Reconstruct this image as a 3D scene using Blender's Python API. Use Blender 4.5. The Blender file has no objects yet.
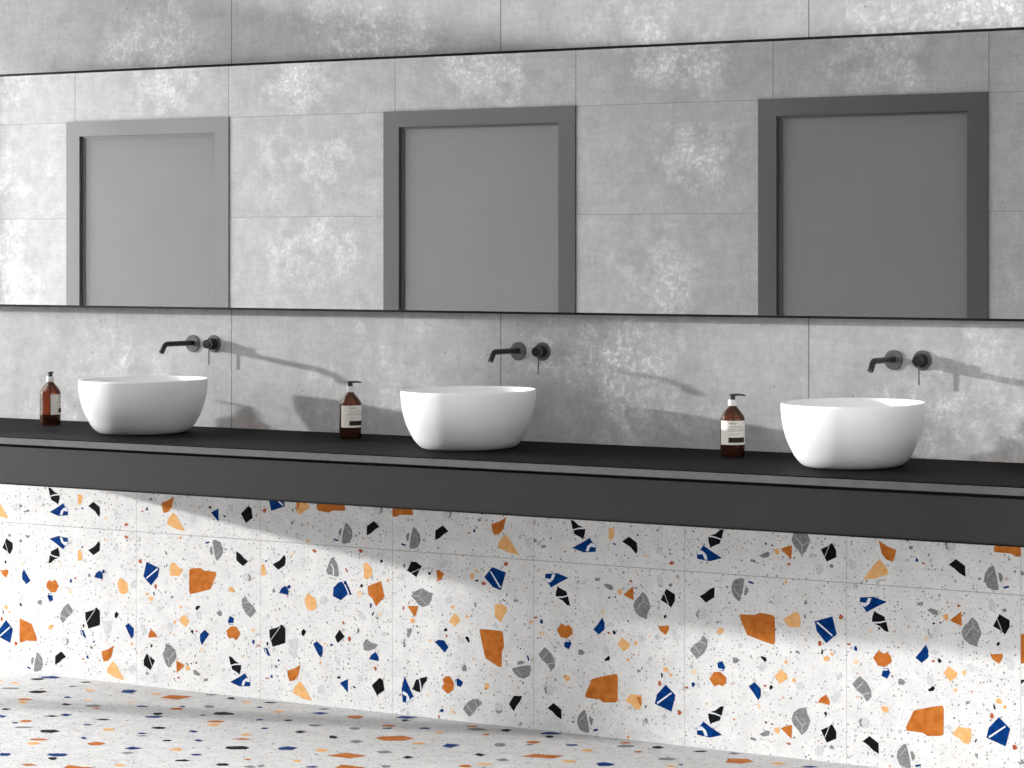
# Bathroom vanity wall: long mirror, concrete tiles, terrazzo cladding and floor
import bpy, bmesh, math, random
from mathutils import Vector, Matrix
S = bpy.context.scene
# ---------------------------------------------------------------- camera, world, sun, exposure
CAM_F, CAM_YAW = 2582.57, 0.5422385
cam_data = bpy.data.cameras.new('camera'); cam = bpy.data.objects.new('camera', cam_data)
S.collection.objects.link(cam); S.camera = cam
cam.location = (0.0, -7.873, 1.699)
cam.rotation_euler = (math.pi/2, 0, CAM_YAW)
cam_data.sensor_width = 36.0; cam_data.lens = 36.0*CAM_F/1024
cam_data.shift_y = -134.2/1024
cam_data.clip_start = 0.1; cam_data.clip_end = 100

SUN_DIR = Vector((3.75, 1.0, -0.57))
SUN_STRENGTH = 5.8
SKY_LEFT, SKY_RIGHT, SKY_TOP = 6.2, 0.42, 1.1
EXPOSURE = 0.06
sd = bpy.data.lights.new('sun', 'SUN'); sun = bpy.data.objects.new('sun', sd); S.collection.objects.link(sun)
sd.energy = SUN_STRENGTH; sd.angle = math.radians(1.1); sd.color = (1, .985, .97)
sun.location = (-14, -4, 5)
sun.rotation_euler = SUN_DIR.to_track_quat('-Z', 'Y').to_euler()
S.view_settings.view_transform = 'Standard'; S.view_settings.look = 'None'
S.view_settings.exposure = EXPOSURE; S.view_settings.gamma = 1; S.view_settings.use_curve_mapping = False

W = bpy.data.worlds.new('sky'); S.world = W; W.use_nodes = True
nt = W.node_tree; nt.nodes.clear()
wo = nt.nodes.new('ShaderNodeOutputWorld'); bg = nt.nodes.new('ShaderNodeBackground')
tc = nt.nodes.new('ShaderNodeTexCoord'); sx = nt.nodes.new('ShaderNodeSeparateXYZ'); mr = nt.nodes.new('ShaderNodeMapRange')
nt.links.new(tc.outputs['Generated'], sx.inputs[0]); nt.links.new(sx.outputs['X'], mr.inputs['Value'])
mr.inputs['From Min'].default_value = -0.9; mr.inputs['From Max'].default_value = 0.6
mr.inputs['To Min'].default_value = SKY_LEFT; mr.inputs['To Max'].default_value = SKY_RIGHT
up_ = nt.nodes.new('ShaderNodeMath'); up_.operation = 'MULTIPLY'; up_.use_clamp = False; up_.inputs[1].default_value = SKY_TOP
mx_ = nt.nodes.new('ShaderNodeMath'); mx_.operation = 'MAXIMUM'; mx_.inputs[1].default_value = 0; nt.links.new(sx.outputs['Z'], mx_.inputs[0]); nt.links.new(mx_.outputs[0], up_.inputs[0])
ad_ = nt.nodes.new('ShaderNodeMath'); ad_.operation = 'ADD'; nt.links.new(mr.outputs[0], ad_.inputs[0]); nt.links.new(up_.outputs[0], ad_.inputs[1])
nt.links.new(ad_.outputs[0], bg.inputs['Strength']); bg.inputs['Color'].default_value = (1, 1, 1, 1)
nt.links.new(bg.outputs[0], wo.inputs[0])

# ---------------------------------------------------------------- helpers
COL = S.collection
def new_mat(name):
    m = bpy.data.materials.new(name); m.use_nodes = True
    return m, m.node_tree, m.node_tree.nodes['Principled BSDF']
def rgb(r, g, b):
    f = lambda c: (c/255/12.92) if c/255 <= .04045 else ((c/255+.055)/1.055)**2.4
    return (f(r), f(g), f(b), 1)
def node(nt, typ, **kw):
    n = nt.nodes.new(typ)
    for k, v in kw.items(): setattr(n, k, v)
    return n
def math_n(nt, op, a, b=None, clamp=False):
    n = node(nt, 'ShaderNodeMath', operation=op); n.use_clamp = clamp
    for i, v in enumerate((a, b)):
        if v is None: continue
        if isinstance(v, (int, float)): n.inputs[i].default_value = v
        else: nt.links.new(v, n.inputs[i])
    return n.outputs[0]
def mix_c(nt, fac, a, b, mode='MIX'):
    n = node(nt, 'ShaderNodeMix', data_type='RGBA', blend_type=mode)
    for i, v in ((0, fac), (6, a), (7, b)):
        if isinstance(v, (int, float, tuple)): n.inputs[i].default_value = v
        else: nt.links.new(v, n.inputs[i])
    return n.outputs[2]
def noise(nt, vec, scale, detail=3, rough=.55, stretch=None, dist=0):
    if stretch:
        mp = node(nt, 'ShaderNodeMapping'); mp.inputs['Scale'].default_value = stretch
        nt.links.new(vec, mp.inputs[0]); vec = mp.outputs[0]
    n = node(nt, 'ShaderNodeTexNoise'); nt.links.new(vec, n.inputs['Vector'])
    n.inputs['Scale'].default_value = scale; n.inputs['Detail'].default_value = detail
    n.inputs['Roughness'].default_value = rough; n.inputs['Distortion'].default_value = dist
    return n.outputs['Fac']
def remap(nt, v, a, b, c=0., d=1.):
    n = node(nt, 'ShaderNodeMapRange'); n.inputs[1].default_value = a; n.inputs[2].default_value = b
    n.inputs[3].default_value = c; n.inputs[4].default_value = d; nt.links.new(v, n.inputs[0]); return n.outputs[0]

def plain(name, col, rough=.5, spec=.5, var=.0, scale=30, metal=0, bump=0, coat=0):
    m, nt, b = new_mat(name)
    tcn = node(nt, 'ShaderNodeTexCoord')
    n = noise(nt, tcn.outputs['Object'], scale, 4)
    lo = tuple(c*(1-var) for c in col[:3])+(1,); hi = tuple(min(1, c*(1+var)) for c in col[:3])+(1,)
    nt.links.new(mix_c(nt, remap(nt, n, .3, .7), lo, hi), b.inputs['Base Color'])
    b.inputs['Roughness'].default_value = rough; b.inputs['Specular IOR Level'].default_value = spec
    b.inputs['Metallic'].default_value = metal; b.inputs['Coat Weight'].default_value = coat
    if bump:
        bn = node(nt, 'ShaderNodeBump'); bn.inputs['Strength'].default_value = bump; bn.inputs['Distance'].default_value = .002
        nt.links.new(n, bn.inputs['Height']); nt.links.new(bn.outputs[0], b.inputs['Normal'])
    return m

def concrete(name, x0, z0, seed):
    """large concrete-look tiles 1.2 x 0.6 m; x0, z0 = a joint"""
    m, nt, b = new_mat(name)
    tcn = node(nt, 'ShaderNodeTexCoord'); v = tcn.outputs['Object']
    sp = node(nt, 'ShaderNodeSeparateXYZ'); nt.links.new(v, sp.inputs[0])
    tx = math_n(nt, 'DIVIDE', math_n(nt, 'SUBTRACT', sp.outputs['X'], x0), 1.2)
    tz = math_n(nt, 'DIVIDE', math_n(nt, 'SUBTRACT', sp.outputs['Z'], z0), .6)
    ix = math_n(nt, 'FLOOR', tx); iz = math_n(nt, 'FLOOR', tz)
    fx = math_n(nt, 'SUBTRACT', tx, ix); fz = math_n(nt, 'SUBTRACT', tz, iz)
    cid = node(nt, 'ShaderNodeCombineXYZ'); nt.links.new(ix, cid.inputs[0]); nt.links.new(iz, cid.inputs[1]); cid.inputs[2].default_value = seed
    wn = node(nt, 'ShaderNodeTexWhiteNoise', noise_dimensions='3D'); nt.links.new(cid.outputs[0], wn.inputs[0])
    off = node(nt, 'ShaderNodeVectorMath', operation='SCALE'); off.inputs['Scale'].default_value = 17.
    nt.links.new(wn.outputs['Color'], off.inputs[0])
    ad = node(nt, 'ShaderNodeVectorMath', operation='ADD'); nt.links.new(v, ad.inputs[0]); nt.links.new(off.outputs[0], ad.inputs[1])
    p = ad.outputs[0]
    cloud = noise(nt, p, 2.2, 3, .5)
    mid = noise(nt, p, 9, 5, .65)
    grain = noise(nt, p, 55, 8, .9)
    vert = noise(nt, p, 26, 6, .75, (2.2, 2, .5), .6)
    horz = noise(nt, p, 22, 6, .75, (.4, 2, 2.6), .6)
    blot = noise(nt, p, 34, 6, .7)
    flake = remap(nt, math_n(nt, 'ADD', math_n(nt, 'MULTIPLY', blot, .5), math_n(nt, 'MULTIPLY', grain, .5)), .49, .58)
    # worn pale patches that sit about the middle of each tile
    dx = math_n(nt, 'SUBTRACT', fx, .5); dz = math_n(nt, 'SUBTRACT', fz, .5)
    r2 = math_n(nt, 'ADD', math_n(nt, 'MULTIPLY', math_n(nt, 'MULTIPLY', dx, dx), 3.2), math_n(nt, 'MULTIPLY', math_n(nt, 'MULTIPLY', dz, dz), 1.6))
    core = math_n(nt, 'SUBTRACT', 1, r2)
    pm = math_n(nt, 'ADD', math_n(nt, 'MULTIPLY', core, .42), math_n(nt, 'ADD', math_n(nt, 'MULTIPLY', cloud, .75), math_n(nt, 'MULTIPLY', mid, .45)))
    patch = remap(nt, pm, .92, 1.20)
    speck = flake
    patch2 = math_n(nt, 'MULTIPLY', patch, remap(nt, speck, 0, 1, .22, 1.))
    base = mix_c(nt, remap(nt, mid, .3, .7), rgb(*CONC_LO), rgb(*CONC_MID))
    base = mix_c(nt, remap(nt, patch2, 0, 1, 0, .85), base, rgb(*CONC_HI))
    fine = math_n(nt, 'ADD', math_n(nt, 'MULTIPLY', grain, .5), math_n(nt, 'ADD', math_n(nt, 'MULTIPLY', vert, .25), math_n(nt, 'MULTIPLY', horz, .25)))
    g = remap(nt, fine, .3, .7, .74, 1.24)
    gc = node(nt, 'ShaderNodeCombineXYZ')
    for i in range(3): nt.links.new(g, gc.inputs[i])
    base = mix_c(nt, 1., base, gc.outputs[0], 'MULTIPLY')
    # fine pale scratches
    sc1 = noise(nt, p, 12, 3, .6, (5, 5, .7), .8); sc2 = noise(nt, p, 60, 3, .6)
    sl = math_n(nt, 'MULTIPLY', remap(nt, math_n(nt, 'ABSOLUTE', math_n(nt, 'SUBTRACT', sc1, .5)), .0, .012, 1, 0), remap(nt, sc2, .5, .62))
    base = mix_c(nt, math_n(nt, 'MULTIPLY', math_n(nt, 'MULTIPLY', sl, remap(nt, cloud, .42, .6)), .5), base, (.85, .85, .85, 1))
    # pin holes
    vo = node(nt, 'ShaderNodeTexVoronoi'); nt.links.new(p, vo.inputs['Vector']); vo.inputs['Scale'].default_value = 22
    vs = node(nt, 'ShaderNodeSeparateColor'); nt.links.new(vo.outputs['Color'], vs.inputs[0])
    hole = math_n(nt, 'MULTIPLY', math_n(nt, 'LESS_THAN', vo.outputs['Distance'], .075), math_n(nt, 'GREATER_THAN', vs.outputs[0], .86))
    base = mix_c(nt, math_n(nt, 'MULTIPLY', hole, .7), base, (.05, .05, .05, 1))
    # joints
    jx = math_n(nt, 'MULTIPLY', math_n(nt, 'MINIMUM', fx, math_n(nt, 'SUBTRACT', 1, fx)), 1.2)
    jz = math_n(nt, 'MULTIPLY', math_n(nt, 'MINIMUM', fz, math_n(nt, 'SUBTRACT', 1, fz)), .6)
    j = math_n(nt, 'MAXIMUM', math_n(nt, 'LESS_THAN', jx, .0022), math_n(nt, 'MULTIPLY', math_n(nt, 'LESS_THAN', jz, .0014), .8))
    base = mix_c(nt, math_n(nt, 'MULTIPLY', j, .75), base, rgb(70, 70, 70))
    nt.links.new(base, b.inputs['Base Color'])
    nt.links.new(remap(nt, fine, .3, .7, .62, .42), b.inputs['Roughness'])
    b.inputs['Specular IOR Level'].default_value = .35
    bn = node(nt, 'ShaderNodeBump'); bn.inputs['Strength'].default_value = .18; bn.inputs['Distance'].default_value = .0015
    nt.links.new(fine, bn.inputs['Height']); nt.links.new(bn.outputs[0], b.inputs['Normal'])
    return m

CONC_LO, CONC_MID, CONC_HI = (150, 150, 150), (168, 168, 168), (244, 244, 244)

def terrazzo(name, floor=False):
    m, nt, b = new_mat(name)
    tcn = node(nt, 'ShaderNodeTexCoord'); v = tcn.outputs['Object']
    base = mix_c(nt, remap(nt, noise(nt, v, 14, 6, .7), .35, .65), *((rgb(210, 210, 210), rgb(226, 226, 225)) if floor else (rgb(222, 222, 222), rgb(238, 238, 237))))
    base = mix_c(nt, remap(nt, noise(nt, v, 260, 3, .8), .5, .72, 0, .35), base, rgb(165, 166, 168))
    for sc, thr, rad, col, f in ((85, .86, .30, (120, 121, 122), .75), (55, .96, .24, (70, 70, 72), .7), (140, .8, .32, (140, 141, 142), .7),
                                 (60, .985, .3, (196, 130, 84), .6), (38, .95, .33, (176, 178, 180), .6)):
        vo = node(nt, 'ShaderNodeTexVoronoi'); nt.links.new(v, vo.inputs['Vector']); vo.inputs['Scale'].default_value = sc
        vs = node(nt, 'ShaderNodeSeparateColor'); nt.links.new(vo.outputs['Color'], vs.inputs[0])
        mk = math_n(nt, 'MULTIPLY', math_n(nt, 'LESS_THAN', vo.outputs['Distance'], rad), math_n(nt, 'GREATER_THAN', vs.outputs[0], thr))
        base = mix_c(nt, math_n(nt, 'MULTIPLY', mk, f), base, rgb(*col))
    if not floor:
        sp = node(nt, 'ShaderNodeSeparateXYZ'); nt.links.new(v, sp.inputs[0])
        for out, o0, wd, f in (('X', T0, .0013, .5), ('Z', 0., .0014, .7)):
            t = math_n(nt, 'DIVIDE', math_n(nt, 'SUBTRACT', sp.outputs[out], o0), .6)
            fr = math_n(nt, 'FRACT', t)
            d = math_n(nt, 'MULTIPLY', math_n(nt, 'MINIMUM', fr, math_n(nt, 'SUBTRACT', 1, fr)), .6)
            base = mix_c(nt, math_n(nt, 'MULTIPLY', math_n(nt, 'LESS_THAN', d, wd), f), base, rgb(140, 141, 143))
    nt.links.new(base, b.inputs['Base Color'])
    b.inputs['Roughness'].default_value = .38 if floor else .45; b.inputs['Specular IOR Level'].default_value = .0 if floor else .3
    return m
def stone(name, c1, c2, scale, rough=.5, stripes=False):
    m, nt, b = new_mat(name)
    tcn = node(nt, 'ShaderNodeTexCoord'); v = tcn.outputs['Object']
    n = noise(nt, v, scale, 5, .65, (1, 1, 4) if stripes else None)
    base = mix_c(nt, remap(nt, n, .32, .68), rgb(*c1), rgb(*c2))
    nt.links.new(base, b.inputs['Base Color']); b.inputs['Roughness'].default_value = rough; b.inputs['Specular IOR Level'].default_value = .02
    return m

T0 = -7.0532            # a vertical joint of the terrazzo tiles
MT = {
 'base': terrazzo('terrazzo_wall_tile'), 'floor': terrazzo('terrazzo_floor_tile', True),
 'N': stone('navy_chip', (4, 36, 98), (10, 68, 136), 40), 'K': stone('black_chip', (14, 14, 17), (30, 30, 34), 60),
 'O': stone('rust_chip', (176, 94, 34), (206, 128, 60), 30), 'L': stone('apricot_chip', (228, 168, 102), (244, 196, 138), 45),
 'G': stone('grey_chip', (104, 105, 106), (160, 161, 162), 60, stripes=True), 'F': stone('pale_grey_chip', (196, 197, 200), (222, 223, 225), 70),
 'R': stone('brown_chip', (160, 78, 46), (190, 106, 66), 60), 'W': stone('white_vein', (214, 222, 234), (236, 240, 244), 60),
 'V': stone('pale_vein', (176, 177, 178), (206, 207, 208), 60), 'M': stone('cream_chip', (232, 202, 162), (240, 220, 190), 60),
}
M_CONC = concrete('concrete_tile', -5.9904, .93, 12.)
M_CONC2 = concrete('concrete_tile_opposite', -10.6671, .694, 8.)
M_BLACK = plain('black_worktop', rgb(9, 9, 10), .7, .05, .12, 25)
M_EDGE = plain('worktop_edge', rgb(78, 78, 78), .5, .4, .12, 30)
M_APRON = plain('anthracite_panel', rgb(29, 29, 29), .45, .28, .05, 8)
M_DARK = plain('dark_trim', rgb(10, 10, 10), .6, .1)
M_DOOR = plain('grey_door_lacquer', rgb(120, 120, 120), .5, .1, .02, 4)
M_FRAME = plain('grey_frame_lacquer', rgb(66, 66, 66), .3, .8, .02, 4)
M_CERAM = plain('white_ceramic', rgb(230, 230, 230), .3, .5, .01, 5)
M_METAL = plain('matt_black_metal', rgb(20, 20, 20), .32, .4, .1, 40)
M_PLATE = plain('dark_grey_metal', rgb(80, 80, 80), .35, .5, .1, 60)
M_PLAST = plain('black_plastic', rgb(18, 18, 18), .35, .5)
M_COLLAR = plain('grey_collar', rgb(205, 205, 203), .4, .5)
M_LABEL = plain('paper_label', rgb(226, 222, 214), .7, .2, .02, 80)
M_INK = plain('brown_ink', rgb(48, 34, 28), .7, .2)
M_GREYINK = plain('grey_ink', rgb(130, 122, 116), .7, .2)
M_WHITE = plain('white_paint', rgb(228, 228, 228), .7, .2, .01, 3)
M_MIRROR = plain('mirror_silver', (.93, .93, .93, 1), .0, .5, metal=1)
def amber(name, tint, gloss=.12):
    m, nt, b = new_mat(name)
    out = nt.nodes['Material Output']; nt.nodes.remove(b)
    t = node(nt, 'ShaderNodeBsdfTransparent'); t.inputs[0].default_value = tint
    g = node(nt, 'ShaderNodeBsdfGlossy'); g.inputs['Roughness'].default_value = .06; g.inputs[0].default_value = (1, .95, .9, 1)
    d = node(nt, 'ShaderNodeBsdfDiffuse'); d.inputs[0].default_value = rgb(112, 66, 42)
    tcn = node(nt, 'ShaderNodeTexCoord'); nz = noise(nt, tcn.outputs['Object'], 25, 2)
    mx0 = node(nt, 'ShaderNodeMixShader'); nt.links.new(remap(nt, nz, 0, 1, .08, .2), mx0.inputs[0])
    nt.links.new(t.outputs[0], mx0.inputs[1]); nt.links.new(d.outputs[0], mx0.inputs[2])
    fr = node(nt, 'ShaderNodeFresnel'); fr.inputs['IOR'].default_value = 1.45
    mx = node(nt, 'ShaderNodeMixShader'); nt.links.new(fr.outputs[0], mx.inputs[0])
    nt.links.new(mx0.outputs[0], mx.inputs[1]); nt.links.new(g.outputs[0], mx.inputs[2])
    nt.links.new(mx.outputs[0], out.inputs[0])
    return m
M_AMBER = amber('amber_glass', rgb(196, 128, 88))
M_SOAP = plain('dark_soap', rgb(40, 21, 15), .2, .5)

def obj(name, bm, mat, parent=None, smooth=False):
    me = bpy.data.meshes.new(name); bm.normal_update(); bm.to_mesh(me); bm.free()
    for m_ in (mat if isinstance(mat, (list, tuple)) else [mat]): me.materials.append(m_)
    if smooth:
        for p_ in me.polygons: p_.use_smooth = True
    o = bpy.data.objects.new(name, me); COL.objects.link(o); o.parent = parent
    return o
def empty(name, loc, rz=0):
    o = bpy.data.objects.new(name, None); COL.objects.link(o); o.location = loc; o.rotation_euler = (0, 0, rz)
    o.empty_display_size = .05
    return o
def tag(o, label=None, cat=None, group=None, kind=None):
    for k, v in (('label', label), ('category', cat), ('group', group), ('kind', kind)):
        if v: o[k] = v
    return o
def box(bm, x0, x1, y0, y1, z0, z1, mi=0, bev=0):
    r = bmesh.ops.create_cube(bm, size=1)
    vs = r['verts']
    for v in vs: v.co = Vector(((x0+x1)/2+v.co.x*(x1-x0), (y0+y1)/2+v.co.y*(y1-y0), (z0+z1)/2+v.co.z*(z1-z0)))
    if bev:
        es = list({e for v in vs for e in v.link_edges})
        rb = bmesh.ops.bevel(bm, geom=es, offset=bev, segments=2, affect='EDGES', profile=.5)
        for f in rb['faces']: f.material_index = mi
    for f in {f for v in vs if v.is_valid for f in v.link_faces}: f.material_index = mi
def lathe(bm, prof, seg=48, axis='Z', org=(0, 0, 0), cap=True):
    """prof: list of (radius, height)"""
    org = Vector(org); rings = []
    for r, h in prof:
        ring = []
        for i in range(seg):
            a = 2*math.pi*i/seg
            c = Vector((r*math.cos(a), r*math.sin(a), h)) if axis == 'Z' else Vector((r*math.cos(a), -h, r*math.sin(a)))
            ring.append(bm.verts.new(org+c))
        rings.append(ring)
    for a, b in zip(rings, rings[1:]):
        for i in range(seg):
            j = (i+1) % seg
            bm.faces.new((a[i], a[j], b[j], b[i]))
    if cap:
        bm.faces.new(rings[0][::-1]); bm.faces.new(rings[-1])
    bmesh.ops.recalc_face_normals(bm, faces=bm.faces)
def tube(bm, pts, r, seg=20):
    pts = [Vector(p) for p in pts]; rings = []
    for k, p in enumerate(pts):
        t = ((pts[min(k+1, len(pts)-1)]-p).normalized()+(p-pts[max(k-1, 0)]).normalized())
        t = t.normalized()
        u = Vector((1, 0, 0)) if abs(t.x) < .9 else Vector((0, 0, 1))
        a = t.cross(u).normalized(); b = t.cross(a)
        rk = r[k] if isinstance(r, (list, tuple)) else r
        rings.append([bm.verts.new(p+a*rk*math.cos(2*math.pi*i/seg)+b*rk*math.sin(2*math.pi*i/seg)) for i in range(seg)])
    for a, b in zip(rings, rings[1:]):
        for i in range(seg):
            j = (i+1) % seg; bm.faces.new((a[i], a[j], b[j], b[i]))
    bm.faces.new(rings[0][::-1]); bm.faces.new(rings[-1])
    bmesh.ops.recalc_face_normals(bm, faces=bm.faces)
def autosmooth(o, ang=40):
    me = o.data
    for p_ in me.polygons: p_.use_smooth = True
    bm = bmesh.new(); bm.from_mesh(me)
    for e in bm.edges:
        if len(e.link_faces) == 2 and e.calc_face_angle(0) > math.radians(ang): e.smooth = False
    bm.to_mesh(me); bm.free()
    return o

# ---------------------------------------------------------------- terrazzo pattern (tile artwork, u right and v up, one tile = 0..1)
def read_chips(t):
    return [(it.split(' ')[0], [tuple(map(float, q.split(','))) for q in it.split(' ')[1:]]) for it in t.split(';')]
CHIPS_A='N 0.0797,0.9249 0.1625,0.9336 0.2384,0.9115 0.1625,0.8717 0.1116,0.8415 0.0935,0.8668 0.0776,0.8854;W 0.0797,0.9003 0.1158,0.8969 0.1286,0.9264 0.1476,0.9248 0.136,0.8944 0.1095,0.8748 0.0839,0.8829;W 0.0797,0.8855 0.0882,0.8861 0.1179,0.8489 0.1116,0.8415;K 0.1646,0.8591 0.1783,0.8483 0.2237,0.83 0.2311,0.8051 0.1963,0.7907 0.1498,0.7971 0.1519,0.8218;K 0.1625,0.7882 0.2342,0.8053 0.2489,0.7476 0.2258,0.7517 0.1963,0.776;W 0.1498,0.7961 0.1942,0.7994 0.2342,0.8102 0.2342,0.8033 0.1963,0.7917 0.1646,0.7883;G 0.414,0.919 0.4504,0.9264 0.4452,0.9085 0.4161,0.9045;G 0.4711,0.8841 0.4917,0.8953 0.5278,0.8882 0.5361,0.8626 0.5175,0.8584 0.4917,0.871;L 0.5638,0.8617 0.5895,0.8733 0.5946,0.8446 0.5792,0.8338 0.5638,0.8472;O 0.6672,0.8915 0.6712,0.8117 0.6304,0.8251 0.6018,0.8384;R 0.6386,0.9184 0.6509,0.9279 0.6662,0.9203 0.6529,0.9117;K 0.502,0.8135 0.5124,0.8221 0.5196,0.8149 0.5072,0.8062;K 0.5402,0.8212 0.5505,0.8269 0.5566,0.8196 0.5463,0.8149;K 0.5505,0.7542 0.5587,0.7597 0.5546,0.7448;K 0.6774,0.8893 0.6896,0.8835 0.6936,0.876 0.6814,0.88;G 0.7292,0.8642 0.7576,0.8403 0.7829,0.7817 0.7606,0.7348 0.7576,0.7076 0.7119,0.7185 0.6814,0.7421 0.6672,0.7825 0.6814,0.8125 0.7069,0.8365;V 0.7323,0.85 0.7363,0.8118 0.6916,0.7602 0.6875,0.7618 0.7312,0.8124 0.7282,0.8497;V 0.7343,0.8116 0.7748,0.7878 0.7738,0.7848 0.7333,0.8077;F 0.8182,0.9619 0.8383,0.9709 0.8635,0.9411 0.8585,0.9072 0.8232,0.9143;G 0.8956,0.9175 0.9136,0.9255 0.9236,0.9167 0.9136,0.9016 0.9016,0.9055;K 0.8816,0.8916 0.9386,0.8633 0.9386,0.827 0.9136,0.785 0.8886,0.8041 0.8454,0.8248;V 0.8695,0.8697 0.8986,0.803 0.8946,0.8008 0.8655,0.8675;K 0.8635,0.7275 0.8755,0.7457 0.8856,0.7369 0.8755,0.7189;O 0.8253,0.6794 0.8414,0.674 0.8986,0.6825 0.8996,0.6596 0.8785,0.6263 0.8434,0.6474;F 0.9086,0.6575 0.9336,0.6691 0.9656,0.6287 0.9616,0.5998 0.9286,0.6018;M 0.4576,0.7373 0.4711,0.7452 0.4783,0.7243 0.4638,0.7115;N 0.4638,0.696 0.4793,0.6661 0.4783,0.6272 0.44,0.5949 0.4037,0.6211 0.4348,0.6577;F 0.4866,0.657 0.5124,0.6736 0.5433,0.6616 0.5175,0.6401;R 0.4948,0.6091 0.5072,0.6179 0.5175,0.609 0.5051,0.6022;K 0.533,0.6239 0.5402,0.6303 0.5566,0.6123 0.5402,0.6012 0.533,0.6123;L 0.5895,0.5927 0.6457,0.5588 0.6386,0.534 0.6038,0.5098 0.5638,0.5518 0.5843,0.5729;L 0.6712,0.5677 0.6835,0.5784 0.6967,0.566 0.6865,0.5497 0.6733,0.5563;F 0.6967,0.6064 0.7272,0.6186 0.7505,0.5917 0.7272,0.5657 0.7038,0.5781;O 0.1889,0.6429 0.2174,0.6275 0.2416,0.6373 0.2626,0.6145 0.2658,0.5854 0.2258,0.5556 0.1857,0.5592 0.1572,0.601;N 0.2153,0.5469 0.2468,0.5495 0.2573,0.5259 0.2384,0.492 0.2068,0.5069;W 0.2068,0.5442 0.2416,0.5452 0.2447,0.5386 0.2089,0.5356;N 0.0456,0.6531 0.0562,0.6579 0.0648,0.6408 0.0605,0.6287 0.0434,0.6332;M 0.037,0.5735 0.0562,0.5849 0.0776,0.5728 0.0669,0.5591 0.0456,0.5584;R 0.0028,0.6675 0.0264,0.6694 0.0221,0.6572 0.005,0.6578;G 0.0776,0.494 0.1201,0.4602 0.1434,0.4229 0.1466,0.3838 0.1201,0.3568 0.0935,0.3939 0.0584,0.4154 0.0328,0.4477;V 0.0882,0.3934 0.1413,0.4109 0.1413,0.406 0.0924,0.3878;V 0.0562,0.4231 0.101,0.4684 0.1031,0.4646 0.0605,0.4195;G 0.3045,0.4957 0.3223,0.5011 0.3495,0.482 0.3307,0.4667 0.3045,0.4664;F 0.4659,0.529 0.4917,0.5331 0.5124,0.5087 0.5072,0.484 0.4742,0.4792;K 0.4917,0.4652 0.5051,0.478 0.5155,0.4672 0.5093,0.4502 0.4814,0.4448 0.4762,0.4521;L 0.6202,0.4648 0.6325,0.4775 0.6468,0.4671 0.6355,0.4517;G 0.6916,0.4084 0.7201,0.4158 0.714,0.4008 0.6967,0.3944;L 0.8615,0.4362 0.8836,0.444 0.8986,0.4271 0.8886,0.4119 0.8635,0.4173;L 0.8986,0.3984 0.9136,0.4122 0.9236,0.4007 0.9086,0.3869;K 0.8454,0.406 0.8554,0.405 0.8615,0.3826 0.8514,0.3817;L 0.2026,0.3319 0.2153,0.3429 0.2447,0.3338 0.2489,0.3146 0.2258,0.3046 0.2131,0.3162;R 0.2026,0.3348 0.2153,0.3389 0.2153,0.3233;M 0.136,0.7518 0.1434,0.7573 0.1519,0.7382 0.136,0.7351;O 0.5587,0.376 0.5669,0.3574 0.5659,0.2217 0.5484,0.2104 0.4742,0.2031 0.4452,0.2178 0.3516,0.2205 0.3495,0.2398 0.3912,0.3267 0.3953,0.3339 0.4866,0.3597;F 0.5813,0.2716 0.5997,0.2782 0.6182,0.2655 0.6048,0.2448 0.5843,0.2477;L 0.6488,0.2684 0.7221,0.2677 0.7241,0.2178 0.7099,0.1827 0.6814,0.1847 0.656,0.2063 0.6151,0.2265;O 0.6916,0.2551 0.717,0.2556 0.7201,0.203 0.7069,0.2161;R 0.8313,0.3606 0.8434,0.3617 0.8514,0.3452 0.8434,0.3301 0.8293,0.3354;N 0.8785,0.3429 0.9416,0.2868 0.9156,0.1906 0.8081,0.226 0.8212,0.28;W 0.8212,0.2349 0.9136,0.3013 0.9176,0.294 0.8253,0.2257;R 0.9536,0.202 0.9685,0.2054 0.9835,0.1907 0.9656,0.1746 0.9556,0.1831;K 0.7424,0.2003 0.7505,0.2156 0.7566,0.2133 0.7485,0.1932;G 0.7424,0.1378 0.7606,0.1348 0.7606,0.106 0.7475,0.1191;F 0.0616,0.242 0.0882,0.2642 0.1201,0.2691 0.1392,0.2444 0.1307,0.2141 0.0935,0.2105;G 0.0722,0.2528 0.0935,0.2647 0.0861,0.2394 0.0988,0.211 0.0797,0.224;K 0.136,0.1703 0.1889,0.1362 0.191,0.0775 0.1572,0.0937 0.1254,0.1201 0.0946,0.1367;G 0.2594,0.0746 0.2762,0.0811 0.2783,0.0686 0.2626,0.0651;G 0.3397,0.1475 0.3502,0.1467 0.368,0.0846 0.3784,0.0218 0.3554,0.0151 0.3135,0.0293 0.2947,0.0685 0.3009,0.1056 0.3188,0.1301;V 0.3114,0.0838 0.347,0.1209 0.3491,0.1183 0.3135,0.0804;G 0.3742,0.1079 0.3867,0.1137 0.4024,0.0878 0.392,0.0577 0.3815,0.0722;N 0.3993,0.0375 0.4336,0.0472 0.4367,0.0365 0.4076,0.0283;L 0.6227,0.0201 0.635,0.0303 0.6473,0.0207 0.635,0.0033'
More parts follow.
